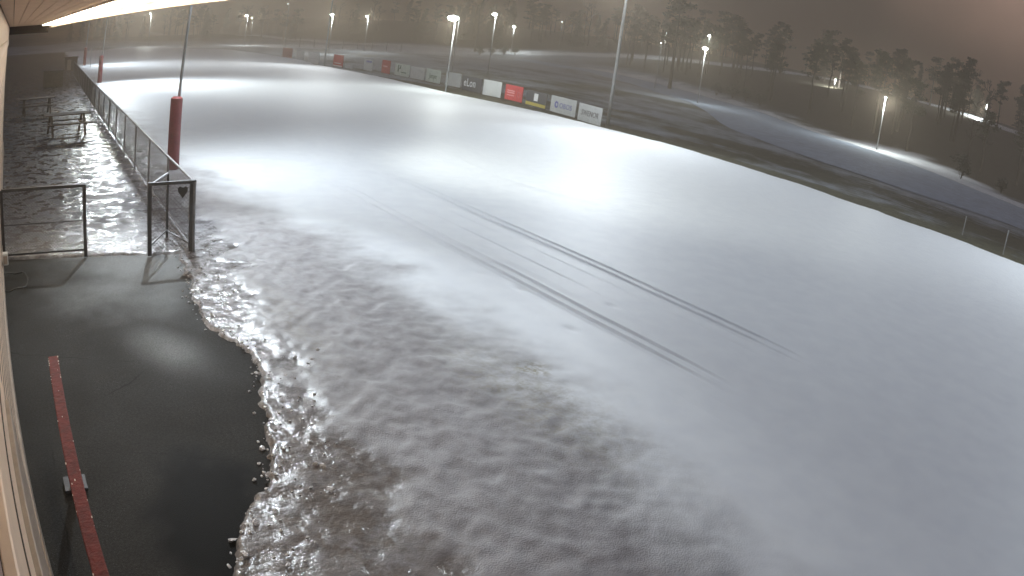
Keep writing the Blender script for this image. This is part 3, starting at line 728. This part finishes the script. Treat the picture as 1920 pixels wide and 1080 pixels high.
# ------------------------------------------------------------------ trees
def leafcloud(bm, c, rad, n, size, rng, flat=.7):
    for i in range(n):
        d = Vector((rng.gauss(0, 1), rng.gauss(0, 1), rng.gauss(0, 1))).normalized() * rad * (rng.random() ** .4)
        p = Vector(c) + Vector((d.x, d.y, d.z * flat)); s = size * rng.uniform(.5, 1.3)
        u = Vector((rng.gauss(0, 1), rng.gauss(0, 1), rng.gauss(0, .5))).normalized() * s; v = u.orthogonal().normalized() * s * rng.uniform(.3, .7)
        vs = [bm.verts.new(p + a) for a in (-u, v * .8, u, -v)]; bm.faces.new(vs)
def make_tree(kind, seed):
    rng = random.Random(seed); root = empty('pine_tree' if kind == 'pine' else ('spruce_tree' if kind == 'spruce' else 'bare_tree'))
    h = 16
    tr = MB(); pts = [Vector((0, 0, -.5))]
    for i in range(1, 7): pts.append(Vector((rng.gauss(0, .12) * i * .5, rng.gauss(0, .12) * i * .5, h * i / 6.4)))
    for i in range(6): tr.tube(pts[i], pts[i+1], .30 * (1 - i / 7), .30 * (1 - (i + 1) / 7), 8, False)
    cr_ = MB()
    def tp(z):
        t = max(0, min(5.99, z / h * 6.4)); i = int(t); return pts[i].lerp(pts[i+1], t - i)
    if kind == 'pine':
        for k in range(26):
            z = rng.uniform(.5, .96) * h; a = rng.uniform(0, 6.28); L = rng.uniform(1.2, 3.4) * (1.25 - z / h * .7); b = tp(z)
            e_ = b + Vector((math.cos(a) * L, math.sin(a) * L, rng.uniform(.1, .9))); tr.tube(b, e_, .06, .02, 4, False)
            leafcloud(cr_.bm, e_, rng.uniform(.7, 1.3), 34, .34, rng, .55); leafcloud(cr_.bm, b.lerp(e_, .6), .7, 12, .3, rng, .5)
        leafcloud(cr_.bm, pts[-1], 1.1, 40, .34, rng, .9)
    elif kind == 'spruce':
        z = 1.2
        while z < h * .98:
            L = 3.1 * (1 - z / h) + .25
            for k in range(7):
                a = rng.uniform(0, 6.28); l = L * rng.uniform(.7, 1.1); b = tp(z); e_ = b + Vector((math.cos(a) * l, math.sin(a) * l, -.28 * l))
                for q in (.35, .65, .95): leafcloud(cr_.bm, b.lerp(e_, q), .34 + .14 * l, 5, .32, rng, .4)
            z += rng.uniform(.42, .62)
    else:
        def br(p, d, L, r, lv):
            q = p + d * L; (tr if lv < 2 else cr_).tube(p, q, r, r * .6, 4 if lv else 6, False)
            if lv >= 4: return
            for k in range(3 if lv < 3 else 4):
                nd = (d + Vector((rng.gauss(0, .5), rng.gauss(0, .5), rng.gauss(.1, .3)))).normalized(); br(p + d * L * rng.uniform(.5, 1), nd, L * .66, max(.012, r * .55), lv + 1)
        for k in range(9):
            z = rng.uniform(.28, .9) * h; a = rng.uniform(0, 6.28); br(tp(z), Vector((math.cos(a), math.sin(a), .7)).normalized(), rng.uniform(1.6, 2.8), .09, 1)
    tr.build('trunk', bark, root, smooth=True); cr_.build('crown', {'pine': needle, 'spruce': needle2, 'bare': twig}[kind], root)
    index_children(root); return root
PROT = {('pine', i): make_tree('pine', 10 + i) for i in range(3)}; PROT.update({('spruce', i): make_tree('spruce', 20 + i) for i in range(2)}); PROT.update({('bare', i): make_tree('bare', 30 + i) for i in range(2)})
used = set(); rng = random.Random(5)
LB = {'pine': 'tall pine with high crown in the dark hazy wood', 'spruce': 'dark spruce in the dark hazy wood', 'bare': 'leafless tree in the dark hazy wood'}
def put(kind, i, x, y, s, label, group=None):
    k = (kind, i); src = PROT[k]
    o = src if k not in used else copy_tree(src); used.add(k)
    o.location = (x, y, float(terr_h(np.array(x), np.array(y))) - .1); o.scale = (s, s, s * rng.uniform(.92, 1.1)); o.rotation_euler = (0, 0, rng.uniform(0, 6.28))
    tag(o, label, 'tree', group); return o
put('pine', 0, 96, 78.7, 1.15, 'thick dark trunk standing by the path below two small lamps')
put('bare', 0, 102.8, 146, 1.0, 'dark tree trunk rising from the far lit bank right of the brightest lamp')
GP = 'trees of the dark wood'
# wood between path and trail
cnt = 0
for k in range(900):
    if cnt >= 62: break
    y = rng.uniform(2, 112); x = rng.uniform(float(interp(LANEF, y)) + 12, float(trail_x(y)) - 5)
    az = math.degrees(math.atan2(x, y))
    if x < 90 and y < 45: continue
    if 66 < az < 70 and x < 92: continue
    if rng.random() < .35 and x < 104: continue
    put('pine' if rng.random() < .78 else 'bare', rng.randrange(2), x, y, rng.uniform(.55, .78), 'T', GP); cnt += 1
# beyond the trail
for k in range(120):
    y = rng.uniform(5, 190); x = float(trail_x(y)) + rng.uniform(6, 60)
    kd = rng.choice(['pine', 'pine', 'spruce', 'spruce', 'bare']); put(kd, rng.randrange(2), x, y, rng.uniform(.45, .75), 'T', GP)
# far rim of the field
for k in range(60):
    az = rng.uniform(2, 38); d = rng.uniform(238, 300); kd = rng.choice(['pine', 'spruce', 'bare'])
    put(kd, rng.randrange(2), d * math.sin(R(az)), d * math.cos(R(az)), rng.uniform(.5, .75), 'T', GP)
for o in col.objects:
    if o.get('label') == 'T':
        k = 'pine' if 'pine' in o.name else ('spruce' if 'spruce' in o.name else 'bare')
        o['label'] = LB[k]; o['group'] = {'pine': 'tall pines of the dark wood', 'spruce': 'spruces of the dark wood', 'bare': 'leafless trees of the dark wood'}[k]
for k, o in PROT.items():
    if k not in used:
        for c in kids(o): bpy.data.objects.remove(c)
        bpy.data.objects.remove(o)
# small shrubs
def shrub(x, y, s, lb, n=260, grp=None):
    rg = random.Random(int(x * 10)); p = empty('shrub', (x, y, float(terr_h(np.array(x), np.array(y))))); tag(p, lb, 'shrub', grp)
    m = MB(); st = MB()
    for k in range(9):
        a = rg.uniform(0, 6.28); e_ = Vector((math.cos(a) * s * .55 * rg.random(), math.sin(a) * s * .55 * rg.random(), s * rg.uniform(.5, 1.1))); st.tube((0, 0, -.1), e_, .03, .012, 4, False)
        leafcloud(m.bm, e_, s * .38, n // 9, .13 * s, rg, .9)
    st.build('stems', twig, p); m.build('foliage', needle2, p)
shrub(76.4, 20.1, 1.9, 'larger lone shrub on the bright bank right of the lamp post')
shrub(76.6, 15.0, 1.4, 'smaller lone shrub on the bank close to the right edge')
for i, (x, y, s) in enumerate(((98, 137, 1.6), (100.5, 136, 1.3), (103, 134.5, 1.7), (105, 133, 1.5))):
    shrub(x, y, s, 'low ragged shrub against the far lit bank', grp='shrubs in a row against the far bank')
for i, (x, y, s) in enumerate(((100.5, 72, 1.6), (101, 69, 2.0), (100, 65.5, 1.8), (99, 62, 1.5))):
    shrub(x, y, s, 'low ragged shrub on the lit bank beyond the path', grp='shrubs on the bank beyond the path')
# fence posts on the far lit bank
for i in range(9):
    az = 20.2 + i * 1.15; d = 166; x, y = d * math.sin(R(az)), d * math.cos(R(az))
    s = empty('bollard', (x, y, float(terr_h(np.array(x), np.array(y))))); tag(s, 'thin dark post in the row before the far lit bank', 'post', 'row of thin dark posts on the far bank')
    MB().tube((0, 0, 0), (0, 0, 2.2), .07, n=6).build('shaft', dsteel, s); MB().tube((0, 0, 2.2), (0, 0, 2.28), .09, n=6).build('cap', dsteel, s)

# ------------------------------------------------------------------ night mist
hz = MB().box(-260, 700, -180, 860, -8, 60).build('haze', bpy.data.materials.new('night_mist'))
tag(hz, kind='stuff')
mm = hz.data.materials[0]; mm.use_nodes = True; t = mm.node_tree; t.nodes.clear()
o_ = N(t, 'ShaderNodeOutputMaterial'); v = N(t, 'ShaderNodeVolumePrincipled'); t.links.new(v.outputs[0], o_.inputs['Volume'])
v.inputs['Color'].default_value = (.94, .78, .61, 1); v.inputs['Density'].default_value = .0044; v.inputs['Anisotropy'].default_value = .35
